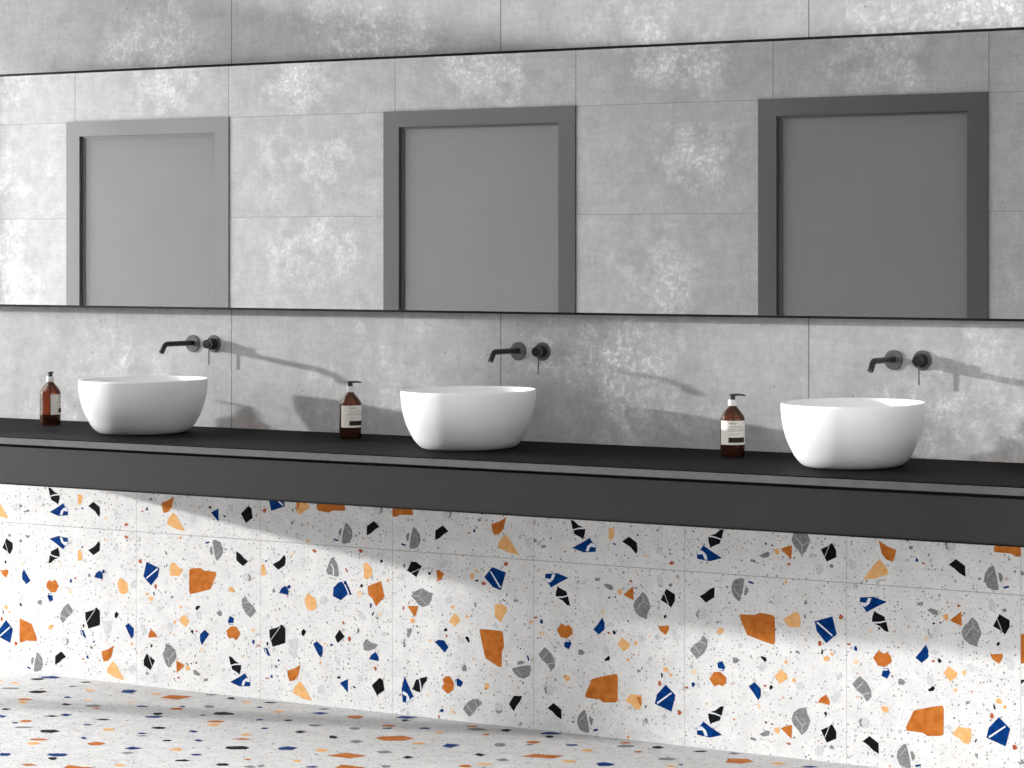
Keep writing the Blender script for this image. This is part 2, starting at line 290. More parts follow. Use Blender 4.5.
CHIPS_C='K 0.1866,0.9224 0.1964,0.901 0.192,0.8567 0.1398,0.8243 0.094,0.855 0.1507,0.885;L 0.0064,0.845 0.0251,0.8551 0.0437,0.8208 0.0437,0.7854 0.0064,0.7786;N 0.0327,0.8706 0.047,0.8803 0.0568,0.8756 0.0437,0.8651;M 0.2322,0.9252 0.2538,0.9397 0.2646,0.936 0.2506,0.9158;R 0.397,0.9659 0.4205,0.9699 0.4366,0.9552 0.4152,0.9469;F 0.3132,0.9038 0.3401,0.9186 0.354,0.902 0.3293,0.8435 0.3185,0.8779;G 0.5569,0.9319 0.5908,0.8862 0.5992,0.8215 0.5886,0.8095 0.5484,0.8182 0.5186,0.8207 0.5059,0.8416 0.5271,0.8909 0.5378,0.9134;W 0.5463,0.8921 0.5653,0.8585 0.5675,0.8195 0.5569,0.8188 0.5569,0.858 0.542,0.8831;R 0.7466,0.9825 0.7644,0.994 0.7853,0.9805 0.7675,0.9665;L 0.7853,0.9028 0.8114,0.913 0.8479,0.8765 0.851,0.8379 0.8114,0.8068 0.7905,0.8167;R 0.6457,0.868 0.6594,0.8662 0.671,0.8461 0.6594,0.8428;K 0.9091,0.9338 0.9278,0.9375 0.9278,0.9203 0.9102,0.9149;N 0.192,0.7273 0.2105,0.7171 0.2181,0.6956 0.2181,0.6709 0.1464,0.6801 0.1616,0.7093;N 0.2137,0.7305 0.2289,0.7368 0.2376,0.7233 0.2246,0.7101 0.2137,0.7146;G 0.094,0.6977 0.1049,0.7037 0.1202,0.6845 0.0962,0.6767;R 0.2029,0.6681 0.2159,0.669 0.2116,0.6564;L 0.3648,0.6924 0.4259,0.6617 0.4334,0.6054 0.3991,0.5854 0.3616,0.5915 0.3401,0.6513;F 0.4526,0.6679 0.4952,0.6927 0.5271,0.66 0.4952,0.6273 0.4579,0.6333;N 0.6225,0.784 0.6699,0.7351 0.6647,0.7043 0.6172,0.6663 0.5569,0.6882 0.5611,0.7407 0.5961,0.7735;N 0.6383,0.785 0.6541,0.7904 0.6983,0.7067 0.6752,0.7051 0.6415,0.7592;W 0.6415,0.7679 0.6489,0.7683 0.6836,0.71 0.6699,0.7134;M 0.7361,0.7309 0.7644,0.7372 0.7801,0.7123 0.7539,0.6932 0.7382,0.7051;K 0.7612,0.7715 0.7748,0.7802 0.7822,0.7669 0.7748,0.7552 0.7612,0.7586;O 0.9154,0.8051 0.9423,0.7106 0.8791,0.6476 0.8531,0.6915 0.8218,0.7152 0.8156,0.7665;L 0.9547,0.8146 0.9722,0.8243 0.9774,0.8075 0.9619,0.7996;N 0.8343,0.6617 0.8479,0.6644 0.8447,0.6348 0.8343,0.6358;K 0.8447,0.5917 0.8583,0.6143 0.8656,0.6105 0.8552,0.5882;F 0.7382,0.5839 0.7696,0.6035 0.8062,0.5846 0.801,0.5583 0.7644,0.5599;G 0.8718,0.5851 0.8998,0.5828 0.8894,0.5623;M 0.8946,0.604 0.9154,0.6141 0.9257,0.5933 0.905,0.5832;R 0.6246,0.5366 0.6351,0.5399 0.6457,0.5208 0.633,0.5189;G 0.7361,0.4799 0.7466,0.511 0.7571,0.4945 0.7487,0.4722;K 0.0689,0.4437 0.1453,0.4671 0.1638,0.4844 0.1942,0.462 0.1942,0.3696 0.0962,0.338 0.0722,0.3998;V 0.0809,0.3828 0.1529,0.4695 0.1573,0.4681 0.0853,0.3796;K 0.3185,0.4539 0.3368,0.4693 0.354,0.4522 0.3347,0.4236 0.3185,0.4293;K 0.6066,0.4845 0.6457,0.4441 0.5961,0.4011 0.5855,0.409 0.5717,0.4384;R 0.6699,0.4416 0.6857,0.4515 0.6941,0.4305 0.6804,0.4138 0.6699,0.4243;N 0.4077,0.382 0.4366,0.4 0.4793,0.3684 0.4793,0.3265 0.4633,0.299 0.4312,0.3401;N 0.5325,0.3874 0.5484,0.3948 0.5569,0.385 0.5431,0.3752;L 0.4899,0.3928 0.5112,0.3945 0.5112,0.3857 0.4931,0.3817;N 0.0251,0.3208 0.0525,0.3275 0.0798,0.2766 0.0634,0.2797 0.0327,0.3011;W 0.0327,0.317 0.0393,0.3193 0.0525,0.2965 0.0459,0.296;K 0.0459,0.3623 0.0612,0.3653 0.0634,0.3504 0.0525,0.3381;N 0.1344,0.2616 0.1529,0.2631 0.1486,0.2504 0.1377,0.2495;G 0.1071,0.2214 0.1268,0.2275 0.1377,0.2125 0.118,0.2047;N 0.0798,0.1529 0.0907,0.167 0.0984,0.1412 0.0798,0.1423;R 0.0327,0.1311 0.0546,0.1436 0.0612,0.1318;O 0.2072,0.1972 0.2646,0.2169 0.311,0.2445 0.2916,0.1709 0.2646,0.1422 0.2267,0.1319 0.2137,0.1643;L 0.3024,0.1411 0.3293,0.1215 0.4012,0.0245 0.3293,0.0338 0.2538,0.0622 0.2592,0.0934;F 0.2105,0.3928 0.2916,0.4079 0.2916,0.3465 0.2592,0.2736 0.2376,0.3158;F 0.5643,0.2986 0.6119,0.3111 0.6172,0.2594 0.5908,0.2659;G 0.8062,0.4435 0.8427,0.4231 0.8926,0.4158 0.8739,0.3885 0.8218,0.3697 0.7884,0.3731 0.7822,0.4114;N 0.8759,0.3688 0.8967,0.343 0.8998,0.3131 0.827,0.3201 0.8427,0.3472;R 0.8614,0.2755 0.8791,0.2795 0.8863,0.2603 0.8718,0.2505;L 0.4526,0.2702 0.4654,0.28 0.4718,0.2648 0.4579,0.2532;R 0.5037,0.189 0.5165,0.1857 0.5144,0.1707;K 0.5855,0.1916 0.6119,0.1982 0.614,0.181 0.5961,0.1812;N 0.6699,0.1858 0.6699,0.099 0.6098,0.1563;K 0.7015,0.1452 0.7172,0.1448 0.733,0.1349 0.7172,0.1309;K 0.9071,0.213 0.9309,0.1996 0.9412,0.1403 0.8863,0.1027 0.8468,0.1621;F 0.7434,0.218 0.7801,0.2125 0.7853,0.1784 0.7487,0.1752;F 0.4419,0.1225 0.4846,0.135 0.4974,0.0968 0.4686,0.0725 0.4419,0.0832'
CHIPS_FLOOR='K -6.857,-0.067 -6.854,-0.095 -6.878,-0.112 -6.908,-0.105 -6.911,-0.09 -6.888,-0.065;N -6.83,-0.01 -6.829,-0.042 -6.89,-0.06 -6.909,-0.036 -6.881,-0.002;L -6.874,-0.189 -6.879,-0.218 -6.911,-0.219 -6.917,-0.19;G -6.795,-0.286 -6.796,-0.311 -6.832,-0.329 -6.863,-0.327 -6.856,-0.303 -6.818,-0.282;K -6.651,-0.294 -6.655,-0.331 -6.685,-0.345 -6.72,-0.328 -6.711,-0.296 -6.677,-0.279;N -6.636,-0.138 -6.645,-0.162 -6.669,-0.155 -6.656,-0.134;K -6.647,-0.039 -6.668,-0.061 -6.7,-0.054 -6.674,-0.027;O -6.589,-0.448 -6.582,-0.469 -6.622,-0.487 -6.645,-0.467 -6.631,-0.445;L -6.555,-0.515 -6.554,-0.545 -6.597,-0.518 -6.598,-0.486;K -6.515,-0.644 -6.512,-0.672 -6.541,-0.675 -6.554,-0.644;N -6.429,-0.765 -6.419,-0.797 -6.445,-0.792 -6.467,-0.758;N -6.49,-0.339 -6.483,-0.356 -6.506,-0.365 -6.521,-0.349 -6.52,-0.327;K -6.383,-0.458 -6.391,-0.485 -6.422,-0.479 -6.43,-0.448;L -6.512,-0.171 -6.51,-0.191 -6.531,-0.202 -6.552,-0.194 -6.557,-0.175 -6.535,-0.163;L -6.373,-0.359 -6.375,-0.375 -6.397,-0.379 -6.406,-0.362 -6.388,-0.351;G -6.268,-0.421 -6.271,-0.449 -6.299,-0.466 -6.325,-0.457 -6.338,-0.432 -6.308,-0.41;O -6.245,-0.46 -6.241,-0.479 -6.265,-0.486 -6.274,-0.472 -6.264,-0.458;N -6.364,-0.102 -6.356,-0.152 -6.4,-0.159 -6.428,-0.112 -6.402,-0.087;L -6.217,-0.288 -6.228,-0.312 -6.25,-0.305 -6.238,-0.285;K -6.266,-0.665 -6.275,-0.69 -6.317,-0.699 -6.304,-0.665;N -6.244,-0.618 -6.243,-0.657 -6.283,-0.648 -6.286,-0.614;O -6.283,-0.791 -6.28,-0.814 -6.309,-0.827 -6.327,-0.813 -6.323,-0.791 -6.309,-0.781;G -6.198,-0.88 -6.205,-0.904 -6.239,-0.922 -6.259,-0.918 -6.256,-0.897 -6.229,-0.88;N -6.302,-0.847 -6.301,-0.859 -6.316,-0.861 -6.327,-0.853 -6.326,-0.841 -6.315,-0.837;K -6.065,-0.619 -6.064,-0.642 -6.086,-0.653 -6.112,-0.649 -6.097,-0.624;N -6.045,-0.737 -6.055,-0.756 -6.071,-0.761 -6.087,-0.745 -6.068,-0.731;N -6.113,-0.338 -6.116,-0.354 -6.147,-0.372 -6.161,-0.352 -6.149,-0.337;L -6.241,-0.102 -6.246,-0.128 -6.277,-0.13 -6.289,-0.109 -6.265,-0.092;O -6.109,-0.082 -6.113,-0.174 -6.201,-0.172 -6.202,-0.105;G -6.045,-0.013 -6.059,-0.037 -6.089,-0.038 -6.094,-0.021 -6.063,-0.002;K -5.936,-0.046 -5.938,-0.063 -5.965,-0.062 -5.98,-0.028 -5.966,-0.022;L -5.848,-0.068 -5.841,-0.086 -5.858,-0.097 -5.878,-0.082 -5.875,-0.064;O -5.974,-0.314 -5.966,-0.331 -5.99,-0.349 -6.019,-0.341 -6.02,-0.321 -5.997,-0.302;N -5.992,-0.275 -5.995,-0.289 -6.012,-0.291 -6.019,-0.274 -6.01,-0.265;G -5.907,-0.212 -5.893,-0.239 -5.906,-0.255 -5.938,-0.24 -5.946,-0.214 -5.923,-0.203;K -5.758,-0.292 -5.741,-0.313 -5.778,-0.346 -5.811,-0.349 -5.828,-0.309 -5.804,-0.285;K -5.97,-0.436 -5.971,-0.468 -5.997,-0.465 -6.014,-0.436 -5.997,-0.417;N -5.932,-0.481 -5.946,-0.515 -5.977,-0.525 -5.999,-0.509 -5.963,-0.474;N -5.822,-0.374 -5.819,-0.388 -5.831,-0.394 -5.842,-0.388 -5.838,-0.375;O -5.687,-0.435 -5.682,-0.46 -5.717,-0.483 -5.747,-0.474 -5.725,-0.436;L -5.667,-0.493 -5.652,-0.519 -5.663,-0.539 -5.69,-0.535 -5.707,-0.508 -5.694,-0.484;L -5.919,-0.768 -5.915,-0.786 -5.933,-0.803 -5.962,-0.789 -5.97,-0.769 -5.943,-0.752;K -6.066,-0.891 -6.073,-0.932 -6.116,-0.941 -6.143,-0.905 -6.104,-0.878;O -5.998,-1.027 -6.001,-1.05 -6.02,-1.065 -6.052,-1.068 -6.062,-1.052 -6.036,-1.029;L -5.974,-1.097 -5.982,-1.138 -6.023,-1.119 -6.01,-1.079;N -5.897,-0.944 -5.893,-0.964 -5.926,-0.952 -5.931,-0.925;K -5.79,-0.642 -5.783,-0.666 -5.804,-0.679 -5.831,-0.68 -5.838,-0.66 -5.824,-0.64;O -5.789,-0.974 -5.779,-1.016 -5.808,-1.034 -5.844,-1.012 -5.83,-0.974;N -5.778,-0.759 -5.781,-0.784 -5.807,-0.789 -5.812,-0.763;G -5.739,-0.797 -5.763,-0.822 -5.788,-0.821 -5.77,-0.797;N -5.651,-0.636 -5.643,-0.669 -5.676,-0.664 -5.681,-0.638;L -5.442,-0.597 -5.459,-0.631 -5.488,-0.612 -5.483,-0.581;O -5.394,-0.66 -5.412,-0.685 -5.46,-0.697 -5.44,-0.66;K -5.623,-0.818 -5.619,-0.839 -5.638,-0.85 -5.655,-0.832 -5.641,-0.816;N -5.529,-0.768 -5.525,-0.79 -5.557,-0.784 -5.56,-0.757;L -5.492,-0.925 -5.482,-0.957 -5.513,-0.966 -5.534,-0.946 -5.517,-0.914;N -5.616,-0.983 -5.636,-1.027 -5.67,-1.022 -5.671,-0.98;G -5.585,-1.065 -5.601,-1.094 -5.634,-1.087 -5.621,-1.052;N -5.93,-1.296 -5.923,-1.32 -5.939,-1.333 -5.967,-1.32 -5.976,-1.294 -5.95,-1.283;N -5.764,-1.199 -5.756,-1.23 -5.786,-1.25 -5.823,-1.242 -5.831,-1.217 -5.788,-1.189;K -5.748,-1.273 -5.742,-1.294 -5.751,-1.3 -5.781,-1.284 -5.79,-1.266 -5.77,-1.255;K -5.316,-0.784 -5.307,-0.816 -5.346,-0.845 -5.377,-0.842 -5.394,-0.811 -5.351,-0.775;N -5.375,-0.966 -5.375,-0.987 -5.395,-0.996 -5.407,-0.994 -5.412,-0.974 -5.399,-0.963;O -5.182,-0.952 -5.184,-0.967 -5.213,-0.961 -5.203,-0.942;K -5.347,-1.067 -5.352,-1.09 -5.388,-1.101 -5.397,-1.085 -5.378,-1.062;K -5.202,-1.048 -5.192,-1.074 -5.212,-1.086 -5.235,-1.083 -5.238,-1.056 -5.22,-1.043;O -5.731,-1.389 -5.758,-1.419 -5.788,-1.407 -5.773,-1.38;L -5.479,-1.239 -5.488,-1.269 -5.522,-1.256 -5.512,-1.229;G -5.096,-1.04 -5.098,-1.067 -5.141,-1.058 -5.13,-1.027;K -5.75,-0.021 -5.759,-0.046 -5.773,-0.056 -5.8,-0.057 -5.797,-0.037 -5.769,-0.023;N -5.735,-0.142 -5.74,-0.155 -5.763,-0.153 -5.765,-0.135 -5.755,-0.127;L -5.621,-0.161 -5.62,-0.197 -5.656,-0.196 -5.658,-0.163;N -5.458,-0.11 -5.469,-0.15 -5.523,-0.144 -5.502,-0.106;G -5.506,-0.031 -5.512,-0.068 -5.548,-0.063 -5.541,-0.034;O -5.313,-0.099 -5.302,-0.137 -5.319,-0.154 -5.359,-0.146 -5.37,-0.116 -5.344,-0.093;N -5.134,-0.003 -5.153,-0.058 -5.204,-0.061 -5.202,-0.02;K -5.126,-0.076 -5.133,-0.11 -5.163,-0.085 -5.153,-0.066;K -5.49,-0.289 -5.488,-0.314 -5.505,-0.32 -5.521,-0.308 -5.512,-0.289;N -5.582,-0.346 -5.584,-0.356 -5.602,-0.364 -5.61,-0.356 -5.611,-0.339 -5.595,-0.334;N -5.47,-0.46 -5.471,-0.487 -5.491,-0.488 -5.498,-0.46;G -5.337,-0.318 -5.349,-0.354 -5.369,-0.358 -5.393,-0.334 -5.368,-0.31;K -5.311,-0.45 -5.323,-0.486 -5.353,-0.476 -5.352,-0.441;G -5.186,-0.307 -5.185,-0.331 -5.22,-0.329 -5.233,-0.304 -5.213,-0.284;O -5.115,-0.187 -5.11,-0.214 -5.144,-0.228 -5.161,-0.21 -5.144,-0.186;N -4.979,-0.163 -4.979,-0.187 -5.002,-0.198 -5.019,-0.189 -5.009,-0.164;N -5.093,-0.241 -5.098,-0.256 -5.119,-0.263 -5.131,-0.25 -5.106,-0.233;O -4.849,-0.054 -4.862,-0.074 -4.887,-0.077 -4.894,-0.058 -4.866,-0.041;G -4.803,-0.078 -4.793,-0.109 -4.82,-0.129 -4.853,-0.119 -4.863,-0.1 -4.84,-0.074;K -4.713,-0.05 -4.71,-0.085 -4.735,-0.085 -4.751,-0.063 -4.74,-0.04;L -4.888,-0.22 -4.889,-0.236 -4.907,-0.245 -4.921,-0.223 -4.912,-0.206;K -5.166,-0.473 -5.156,-0.502 -5.178,-0.508 -5.204,-0.472 -5.198,-0.458;O -4.924,-0.356 -4.934,-0.412 -4.991,-0.448 -5.046,-0.421 -5.042,-0.385 -4.985,-0.337;G -5.041,-0.498 -5.044,-0.533 -5.069,-0.536 -5.093,-0.502 -5.07,-0.483;L -4.841,-0.411 -4.841,-0.43 -4.86,-0.444 -4.881,-0.442 -4.887,-0.417 -4.869,-0.405;N -4.726,-0.371 -4.724,-0.436 -4.765,-0.43 -4.776,-0.378;O -4.739,-0.157 -4.733,-0.179 -4.745,-0.184 -4.76,-0.175 -4.762,-0.161 -4.749,-0.151;N -5.172,-0.701 -5.165,-0.747 -5.206,-0.765 -5.23,-0.74 -5.217,-0.701;L -5.058,-0.683 -5.053,-0.716 -5.07,-0.727 -5.096,-0.709 -5.102,-0.684 -5.081,-0.671;G -4.593,-0.29 -4.585,-0.327 -4.6,-0.338 -4.626,-0.317 -4.635,-0.287 -4.613,-0.271;G -4.849,-0.603 -4.87,-0.645 -4.907,-0.62 -4.888,-0.585;K -4.559,-0.476 -4.558,-0.513 -4.594,-0.494 -4.596,-0.464;K -4.743,-0.635 -4.746,-0.671 -4.773,-0.663 -4.777,-0.627;O -4.891,-0.699 -4.915,-0.767 -5.01,-0.765 -4.98,-0.689;L -5.027,-0.885 -5.023,-0.903 -5.039,-0.908 -5.056,-0.894 -5.059,-0.876 -5.041,-0.868;G -4.438,-0.52 -4.461,-0.548 -4.489,-0.528 -4.475,-0.495;L -4.452,-0.588 -4.469,-0.628 -4.505,-0.63 -4.499,-0.603;O -4.496,-0.665 -4.497,-0.687 -4.523,-0.697 -4.536,-0.686 -4.536,-0.657 -4.518,-0.649;N -4.923,-0.932 -4.928,-0.954 -4.954,-0.962 -4.963,-0.945 -4.94,-0.926;G -5.081,-1.01 -5.085,-1.041 -5.107,-1.027 -5.106,-0.995;G -4.727,-0.796 -4.719,-0.823 -4.734,-0.835 -4.76,-0.81 -4.753,-0.794;N -4.531,-0.011 -4.538,-0.04 -4.584,-0.065 -4.601,-0.044 -4.58,-0.009;K -4.52,-0.086 -4.526,-0.11 -4.548,-0.1 -4.559,-0.073 -4.54,-0.065;O -4.511,-0.196 -4.518,-0.225 -4.543,-0.229 -4.557,-0.215 -4.552,-0.183 -4.525,-0.181;N -4.373,-0.175 -4.39,-0.196 -4.407,-0.197 -4.418,-0.179 -4.388,-0.159;L -4.284,-0.225 -4.286,-0.246 -4.303,-0.258 -4.324,-0.242 -4.328,-0.222 -4.311,-0.209;O -4.24,-0.035 -4.241,-0.06 -4.275,-0.071 -4.271,-0.035;G -4.201,-0.082 -4.2,-0.112 -4.239,-0.131 -4.255,-0.119 -4.253,-0.083 -4.228,-0.07;K -4.101,-0.057 -4.11,-0.086 -4.135,-0.083 -4.148,-0.061 -4.132,-0.038;K -3.947,-0.033 -3.95,-0.055 -3.973,-0.07 -3.993,-0.061 -3.973,-0.035;G -3.831,-0.017 -3.842,-0.047 -3.875,-0.033 -3.868,-0.003;O -4.131,-0.156 -4.136,-0.178 -4.147,-0.182 -4.16,-0.171 -4.148,-0.151;O -4.325,-0.353 -4.335,-0.419 -4.444,-0.44 -4.425,-0.38;L -4.242,-0.412 -4.24,-0.435 -4.263,-0.453 -4.287,-0.441 -4.287,-0.421 -4.264,-0.406;G -3.976,-0.208 -3.978,-0.239 -4.02,-0.257 -4.034,-0.223 -4.008,-0.201;N -4.109,-0.39 -4.11,-0.428 -4.14,-0.447 -4.173,-0.408 -4.157,-0.38;O -3.735,-0.118 -3.757,-0.17 -3.811,-0.179 -3.83,-0.113 -3.772,-0.087;L -3.918,-0.314 -3.934,-0.343 -3.958,-0.328 -3.943,-0.306;N -3.912,-0.28 -3.912,-0.289 -3.919,-0.296 -3.929,-0.292 -3.931,-0.282 -3.925,-0.273;N -4.511,-0.244 -4.511,-0.255 -4.521,-0.261 -4.529,-0.259 -4.533,-0.25 -4.523,-0.24;L -3.628,-0.093 -3.64,-0.125 -3.683,-0.113 -3.664,-0.083;N -3.519,-0.079 -3.532,-0.111 -3.566,-0.122 -3.556,-0.089'

ART_A, ART_C, FLOOR_CHIPS = read_chips(CHIPS_A), read_chips(CHIPS_C), read_chips(CHIPS_FLOOR)
def clip(poly, axis, lim, keep_less):
    out = []
    ins = (lambda q: q[axis] <= lim) if keep_less else (lambda q: q[axis] >= lim)
    for i in range(len(poly)):
        a, b = poly[i-1], poly[i]
        if ins(a) != ins(b):
            t = (lim-a[axis])/(b[axis]-a[axis]); out.append(tuple(a[k]+t*(b[k]-a[k]) for k in (0, 1)))
        if ins(b): out.append(b)
    return out
def clip_box(poly, u0, u1, v0, v1):
    for ax, lim, less in ((0, u0, False), (0, u1, True), (1, v0, False), (1, v1, True)):
        poly = clip(poly, ax, lim, less)
        if len(poly) < 3: return None
    return poly
def xf(art, f, u0=0, u1=1, v0=0, v1=1):
    r = []
    for k, q in art:
        c = clip_box([f(u, v) for u, v in q], u0, u1, v0, v1)
        if c: r.append((k, c))
    return r
ident = lambda u, v: (u, v)
flip_v = lambda u, v: (u, 1-v)
flip_h = lambda u, v: (1-u, v)
rot180 = lambda u, v: (1-u, 1-v)
rot_l = lambda u, v: (1-v, u)
ART_D = xf(ART_A, lambda u, v: (.5-u, v), 0, .5)+xf(ART_C, lambda u, v: (u+.5, v), .5, 1)
RND = random.Random(11)
def put_poly(bm, pts3, mi, lift_dir):
    # drop doubled corners, then add the polygon as one face
    q = []
    for p in pts3:
        if not q or (p-q[-1]).length > 2e-4: q.append(p)
    while len(q) > 2 and (q[0]-q[-1]).length < 2e-4: q.pop()
    if len(q) < 3: return
    f = bm.faces.new([bm.verts.new(p) for p in q]); f.material_index = mi
    f.normal_update()
    if f.normal.dot(lift_dir) < 0: f.normal_flip()
KEYS = ['N', 'K', 'O', 'L', 'G', 'F', 'R', 'W', 'V', 'M']
LIFT = {'N': .0004, 'K': .0004, 'O': .0004, 'L': .0004, 'G': .0004, 'F': .0003, 'R': .0004, 'W': .0007, 'V': .0007, 'M': .0003}
def terrazzo_wall(parent):
    XL, XR, ZT = -11.2532, -2.0, .90
    bm = bmesh.new(); box(bm, XL, XR, -.001, .03, 0, ZT)
    seq = {-2: (ART_C, flip_h), -1: (ART_A, ident), 0: (ART_D, ident), 1: (ART_A, rot180), 2: (ART_C, ident), 3: (ART_A, rot_l), 4: (ART_A, ident), 5: (ART_A, flip_v),
           6: (ART_A, ident), 7: (ART_D, flip_v), 8: (ART_C, flip_h)}
    top = {-2: (ART_A, flip_v), -1: (ART_D, ident), 0: (ART_D, flip_v), 1: (ART_C, ident), 2: (ART_A, flip_h), 3: (ART_D, ident), 4: (ART_D, flip_v), 5: (ART_A, flip_v),
           6: (ART_D, flip_h), 7: (ART_D, flip_v), 8: (ART_A, ident)}
    for k in range(-7, -2): seq[k] = ((ART_D, ART_A)[k % 2], (ident, rot180, flip_h)[k % 3]); top[k] = ((ART_D, ART_A)[k % 2], (flip_v, ident)[k % 2])
    up = Vector((0, -1, 0))
    for row, (table, z0, vmax) in enumerate(((seq, 0., 1.), (top, .6, .49))):
        for k, (art, f) in table.items():
            x0 = T0+.6*k
            for key, q in xf(art, f, 0, 1, 0, vmax):
                jit = RND.uniform(0, .0001)
                put_poly(bm, [Vector((min(x0+u*.6, XR), -.001-LIFT[key]-jit, z0+v*.6)) for u, v in q], 1+KEYS.index(key), up)
    for i in range(1300):    # small stray chips
        x, z = RND.uniform(XL+.02, XR-.02), RND.uniform(.01, ZT-.02)
        key = RND.choice('KKGGGFFFROLMN'); r = RND.uniform(.0016, .0042)
        put_poly(bm, [Vector((x+r*RND.uniform(.6, 1.4)*math.cos(a), -.00125, z+r*RND.uniform(.5, 1.3)*math.sin(a))) for a in (0, 1.5, 3, 4.5)], 1+KEYS.index(key), up)
    return obj('terrazzo_cladding', bm, [MT['base']]+[MT[k] for k in KEYS], parent)
def terrazzo_floor():
    bm = bmesh.new(); box(bm, -12.2, 2.5, -9.5, .03, -.08, 0)
    up = Vector((0, 0, 1))
    for key, q in FLOOR_CHIPS:
        put_poly(bm, [Vector((x, y, LIFT[key]+RND.uniform(0, .0001))) for x, y in q], 1+KEYS.index(key), up)
    # the same artwork laid over the rest of the floor
    def laid_already(x, y):     # the stretch along the wall that FLOOR_CHIPS already covers, in metres
        return x > -7.18-.909*y and y > -1.51+.602*(x+5.81)
    for i in range(-3, 10):
        for j in range(0, 6):
            art = (ART_A, ART_C, ART_D)[RND.randrange(3)]; f = (ident, flip_v, flip_h, rot180, rot_l)[RND.randrange(5)]
            x0, y0 = T0+.6*i, -.6*(j+1)
            for key, q in xf(art, f):
                pts = [Vector((x0+u*.6, y0+v*.6-.002, LIFT[key]+.0001)) for u, v in q]
                c = sum(pts, Vector())/len(pts)
                if laid_already(c.x, c.y): continue
                put_poly(bm, pts, 1+KEYS.index(key), up)
    for i in range(1500):
        x, y = RND.uniform(-8.5, -1.2), RND.uniform(-3, -.01)
        key = RND.choice('KKGGGFFFROLMNN'); r = RND.uniform(.002, .008)
        put_poly(bm, [Vector((x+r*RND.uniform(.6, 1.4)*math.cos(a), y+r*RND.uniform(.5, 1.3)*math.sin(a), .0002)) for a in (0, 1.5, 3, 4.5)], 1+KEYS.index(key), up)
    o = obj('floor', bm, [MT['floor']]+[MT[k] for k in KEYS])
    return tag(o, 'white terrazzo floor with navy, rust and black chips', None, None, 'structure')

# ---------------------------------------------------------------- room
XW = -11.4; YO = -4.62; ZC = 3.3
terrazzo_floor()
bm = bmesh.new(); box(bm, XW-.2, -1.6, 0, .2, .90, ZC)
wall = tag(obj('wall_back', bm, M_CONC), 'grey concrete-look tile wall behind the long mirror and basins', kind='structure')
cl = terrazzo_wall(wall); cl['label'] = 'white terrazzo tile cladding below the counter'
bm = bmesh.new(); box(bm, XW-.2, -1.6, .03, .2, 0, .90)
box(bm, XW-.2, -11.2532, 0, .03, 0, .90); box(bm, -2.0, -1.6, 0, .03, 0, .90)
obj('wall_core', bm, M_WHITE, wall)
bm = bmesh.new()
holes = ((-10.70, -9.49), (-8.31, -7.09), (-5.92, -4.70)); xs_ = [XW-.2]+[v for h in holes for v in h]+[-4.1]
for a, b in zip(xs_[0::2], xs_[1::2]): box(bm, a, b, YO-.2, YO, 0, 2.46)
for a, b in holes: box(bm, a, b, YO-.2, YO-.1, 0, 2.46)
box(bm, XW-.2, -4.1, YO-.2, YO, 2.46, ZC)
tag(obj('wall_opposite', bm, M_CONC2), 'grey concrete-look tile wall with three doors, seen in the mirror', kind='structure')
bm = bmesh.new()      # ceiling; the unseen roof light opening is added to brighten the upper walls
box(bm, XW-.2, -11.2, YO-.2, .2, ZC, ZC+.15); box(bm, -7.4, -1.6, YO-.2, .2, ZC, ZC+.15)
box(bm, -11.2, -7.4, YO-.2, -3.0, ZC, ZC+.15); box(bm, -11.2, -7.4, -.35, .2, ZC, ZC+.15)
tag(obj('ceiling', bm, M_WHITE), 'plain white ceiling', kind='structure')
# left wall: tall windows between slim piers
YW = [(-4.5, -3.2), (-3.05, -1.93), (-1.77, -.8)]; ZS, ZH = .35, 3.1
bm = bmesh.new()
ys = [YO]+[v for w in YW for v in w]+[0]
box(bm, XW-.12, XW, YO, 0, 0, ZS); box(bm, XW-.12, XW, YO, 0, ZH, ZC)
for a, b in zip(ys[0::2], ys[1::2]): box(bm, XW-.12, XW, a, b, ZS, ZH)
tag(obj('wall_left', bm, M_WHITE), 'white end wall with tall window openings', kind='structure')

